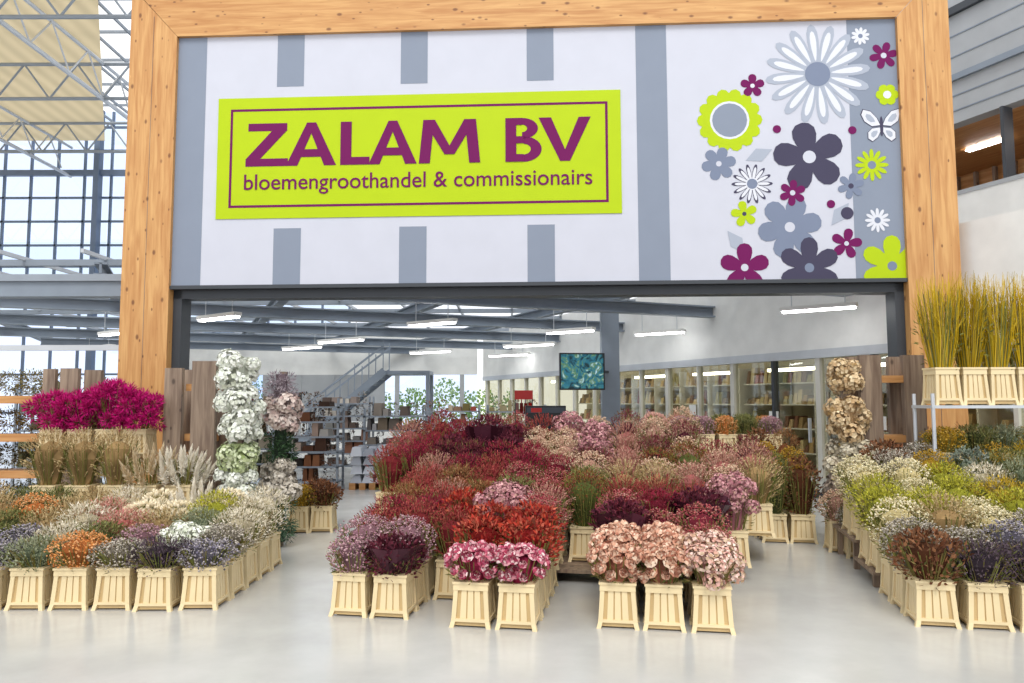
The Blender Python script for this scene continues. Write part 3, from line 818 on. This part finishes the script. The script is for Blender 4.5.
flower_tower('white_hydrangea_garland',-2.86,7.9,[(1.62,1.98,Wh,'puff'),(1.2,1.56,Wh,'puff'),(.86,1.16,Gr,'puff'),(.45,.82,Wh,'puff')],.16)
flower_tower('mixed_foliage_garland',-2.58,8.4,[(1.62,1.9,['#6c5c64','#988c94','#b8acb0'],'l'),(1.32,1.58,['#a88c88','#ccbab0','#d8ccc4'],'puff'),(.95,1.3,['#1c2c1c','#2f4a2c','#466040'],'l'),(.5,.9,['#bfb4a4','#dcd4c8','#938a7c'],'puff'),(0.06,.48,['#2c4434','#4a6650','#6c8468'],'l')],.13)
for x,y in ((-2.62,9.4),(-2.34,9.45),(-2.5,9.8)): place('golden' if y<9.42 else 'brownorange',x,y,0,.52,0,.19)
place('olive',-3.05,8.75,0,.62,0)

# ---- right display
yr=math.radians(12); ru=Vector((math.cos(yr),-math.sin(yr))); rw=Vector((math.sin(yr),math.cos(yr))); RO=Vector((3.02,5.55))
rows=[['brownorange','darkpurple','darkpurple','purplegrey','darkpurple','olive'],
 ['greybuds','greybuds','purplegrey','darkpurple','purplegrey','brownorange'],
 ['cream','tan','cream','greybuds','cream','cream'],
 ['yellowgreen','yellowgreen','cream','yellowgreen','olive','yellow'],
 ['yellowgreen','cream','yellowgreen','yellow','olive','yellow'],
 ['cream','cream','yellowgreen','whitespray','sage','yellow'],
 ['cream','greybuds','golden','greygreen','olive','golden'],
 ['greybuds','brownorange','greybuds','olive','golden','yellow']]
for j,row in enumerate(rows):
    w=.34*j
    for k,kk in enumerate(row):
        if j==7 and k==0: continue
        p=RO+ru*(.335*k)+rw*w
        zt=0 if w<1.0 else .15 if w<1.7 else .3
        top=.56+.24*w+U(-.03,.05)
        place(kk,p.x,p.y,zt,top,-yr,.23)
mb=MB(); mb.box(-.17,1.85,.9,1.55,.12,.15,M_weather); mb.box(-.17,1.85,1.58,2.5,.27,.3,M_weather)
for x in (-.14,1.78):
    mb.box(x,x+.05,1.0,1.05,0,.12,M_weather); mb.box(x,x+.05,1.7,1.75,0,.27,M_weather); mb.box(x,x+.05,2.4,2.45,0,.27,M_weather)
mb.obj('wooden_display_tier',None,(RO.x,RO.y,0),-yr)
wood_rack('wooden_display_rack',3.92,4.65,8.45,8.85,2.1,(1.2,1.87),.24)
Be=['#b09068','#ccb088','#dcc8a4','#a08050']
flower_tower('beige_hydrangea_garland',3.74,8.4,[(1.72,2.0,Be,'puff'),(1.2,1.6,Be,'puff'),(.8,1.13,['#bcb094','#d4ccb8','#a89880'],'puff'),(0.06,.78,['#8a7a6c','#b0a090','#6c6058'],'puff')],.18)
for x,y,k in ((2.98,8.7,'olive'),(3.28,8.65,'brownorange'),(3.0,9.03,'golden'),(3.32,9.0,'golden'),(3.05,9.38,'brownorange'),(3.37,9.35,'rust')):
    place(k,x,y,0,.92+(y-8.6)*.35,-.2,.2)
place('pinkbeige',3.5,8.15,0,.62,-.2,.2); place('greybuds',3.55,7.84,0,.5,-.2,.2)
mb=MB()
for x in (4.22,5.95):
    for y in (7.55,7.9): mb.tube((x,y,0),(x,y,1.66),.018,M_alu)
for z in (.75,1.54): mb.box(4.2,5.97,7.53,7.92,z-.03,z,M_alu)
mb.obj('metal_flower_rack')
for k in range(6):
    o=place('willow',4.4+.28*k,7.7,1.54,2.62,0,.24); o.scale=(.95,.95,1.22)
for k in range(5): place(('golden','olive','sage')[k%3],4.42+.31*k,7.75,.75,1.32,0,.2)

# ---- flower trolley behind the bed
mb=MB()
for x in (0,1.45):
    for y in (0,.5): mb.box(x,x+.04,y,y+.04,.08,1.0,M_alu); mb.tube((x+.02,y+.02,.04),(x+.02,y+.05,.04),.04,M_black,8)
for z in (.2,.5,.86): mb.box(0,1.49,0,.54,z-.03,z,M_shelfwood)
B_=flower_mat(['#5c4a34','#8a6a44','#3a3430','#a89878'])
for z in (.2,.5):
    for i in range(6): mb.box(.06+.235*i,.06+.235*i+.2,.05,.45,z,z+U(.14,.24),B_)
mb.obj('flower_trolley',None,(2.1,10.0,0),-.05)
for i in range(5):
    for j in range(2):
        place(random.choice(['coral','orange','dustypink','olive','orange']),2.27+.29*i,10.12+.27*j-.02*i,.86,1.44,0,.16).scale=(.92,.92,.92)
# ------------------------------------------------------------------ warehouse shelving at the back left
def metal_rack(name,x,y,w,d,h,n,cols,rz=0):
    mb=MB(); mt=flower_mat(cols)
    for a in (0,w-.04):
        for b in (0,d-.04): mb.box(a,a+.04,b,b+.04,0,h,M_truss)
    for i in range(n):
        z=.15+i*(h-.3)/(n-1)
        mb.box(0,w,0,d,z-.03,z,M_truss)
        a=.06
        while a<w-.2:
            bw=U(.08,.22); hh=U(.08,.28)
            if rnd()<.6: mb.prism((a,a+bw,.05,d-.05),(a+.01,a+bw-.01,.07,d-.07),z,z+hh,mt)
            else:
                for q in range(60):
                    dd=rv(); c=Vector((a+bw/2,.2,z+.12)); leaf(mb,Vector((c.x+dd.x*bw*.5,c.y+dd.y*.12,max(z+.01,c.z+dd.z*.12))),dd,rv(),.06,.025,mt)
            a+=bw+.02
    mb.obj(name,None,(x,y,0),rz)
metal_rack('metal_shelving',-4.35,13.7,1.2,.5,1.65,6,['#2a2724','#5c3a28','#8a5a3c','#c9c4bc','#3c3c40','#a08c70'])
metal_rack('metal_shelving',-5.65,14.2,1.15,.5,1.7,6,['#3c4434','#7c6a4c','#b8b4a8','#2f2a28','#8c3c34'],.1)
metal_rack('metal_shelving',-3.0,15.2,1.3,.55,1.45,5,['#b6b6ba','#7c6c58','#5f6066','#6c5c50'])
metal_rack('metal_shelving',-4.6,17.0,1.4,.5,1.7,6,['#5a5450','#c4bcb0','#5c4c44','#8c8c88','#8c5c44'])
metal_rack('metal_shelving',-6.9,15.5,1.4,.5,1.9,6,['#5c5c50','#a39a80','#3c3830','#c9c0a8'])
metal_rack('metal_shelving',-2.2,18.5,1.4,.5,1.5,5,['#3c3430','#7c5a44','#b8a890','#a0403c','#5c6c3c'])
metal_rack('metal_shelving',-.6,17.6,1.4,.5,1.5,5,['#3c3430','#7c5a44','#b8a890','#8c804c'])
metal_rack('metal_shelving',-8.6,13.0,1.5,.5,1.9,6,['#4c5440','#8a8460','#3c3830','#c9c0a8'])
metal_rack('metal_shelving',-6.6,11.6,1.4,.5,1.9,6,['#4c5440','#8a8460','#6c5848','#c9c0a8'])
def wrapped(x,y,w,h):
    mb=MB(); mt=flower_mat(['#aeb2bc','#cdd0d8','#8f939c'],.25)
    for i in range(5): mb.box(i*w/5,i*w/5+w/8,0,w*.8,0,.12,M_shelfwood)
    z=.12
    while z<h:
        for i in range(4):
            for j in range(2):
                a=i*w/4+U(0,.02); b=j*w*.4; e=U(.03,.06); mb.prism((a,a+w/4-.01,b,b+w*.38),(a+e,a+w/4-e,b+e,b+w*.36-e),z,z+U(.12,.2),mt)
        z+=.16
    mb.obj('wrapped_pallet',None,(x,y,0))
wrapped(-2.95,13.7,.9,.75); wrapped(-1.95,16.2,1.0,1.0)
# stair
mb=MB()
for i in range(14):
    x=-6.2+.2*i; z=.18*(i+1)*.95; mb.box(x,x+.24,20,21,z-.04,z,M_steel)
for y in (20,21):
    mb.bar((-6.2,y,.05),(-3.4,y,2.4),.06,.2,M_steel); mb.bar((-6.2,y,.95),(-3.4,y,3.1),.04,.05,M_steel)
    for i in range(8): x=-6.1+.38*i; z=.1+.325*i; mb.bar((x,y,z),(x,y,z+.85),.025,.025,M_steel)
mb.box(-3.4,-2.2,20,21,2.3,2.4,M_steel); mb.box(-2.3,-2.2,20,20.1,0,2.3,M_steel); mb.box(-2.3,-2.2,20.9,21,0,2.3,M_steel)
mb.obj('metal_staircase')

# ------------------------------------------------------------------ light
wd=bpy.data.worlds.new('daylight'); scene.world=wd; wd.use_nodes=True
nt=wd.node_tree; bg=nt.nodes['Background']; L=nt.links.new
tc=nt.nodes.new('ShaderNodeTexCoord'); sp=nt.nodes.new('ShaderNodeSeparateXYZ'); r=nt.nodes.new('ShaderNodeValToRGB')
L(tc.outputs['Generated'],sp.inputs[0]); L(sp.outputs['Z'],r.inputs['Fac'])
r.color_ramp.elements[0].position=0; r.color_ramp.elements[0].color=(.96,.97,1,1)
r.color_ramp.elements[1].position=.6; r.color_ramp.elements[1].color=(.94,.97,1,1)
L(r.outputs['Color'],bg.inputs['Color']); bg.inputs['Strength'].default_value=1.42
sd=bpy.data.lights.new('sun','SUN'); sd.energy=1.8; sd.angle=math.radians(25); sd.color=(1,.97,.92)
so=bpy.data.objects.new('sun',sd); COL.objects.link(so); so.rotation_euler=(math.radians(38),math.radians(8),math.radians(-12)); so.location=(0,-5,15)
scene.view_settings.view_transform='Standard'
scene.view_settings.look='None'

# ------------------------------------------------------------------ camera
cam=bpy.data.cameras.new('camera'); co=bpy.data.objects.new('camera',cam); COL.objects.link(co)
cam.lens=750/1024*36; cam.sensor_width=36
co.matrix_world=Matrix.Translation((0,0,1.6)) @ Matrix.Rotation(math.radians(94.5),4,'X') @ Matrix.Rotation(math.radians(-.15),4,'Z')
cam.clip_end=200
scene.camera=co
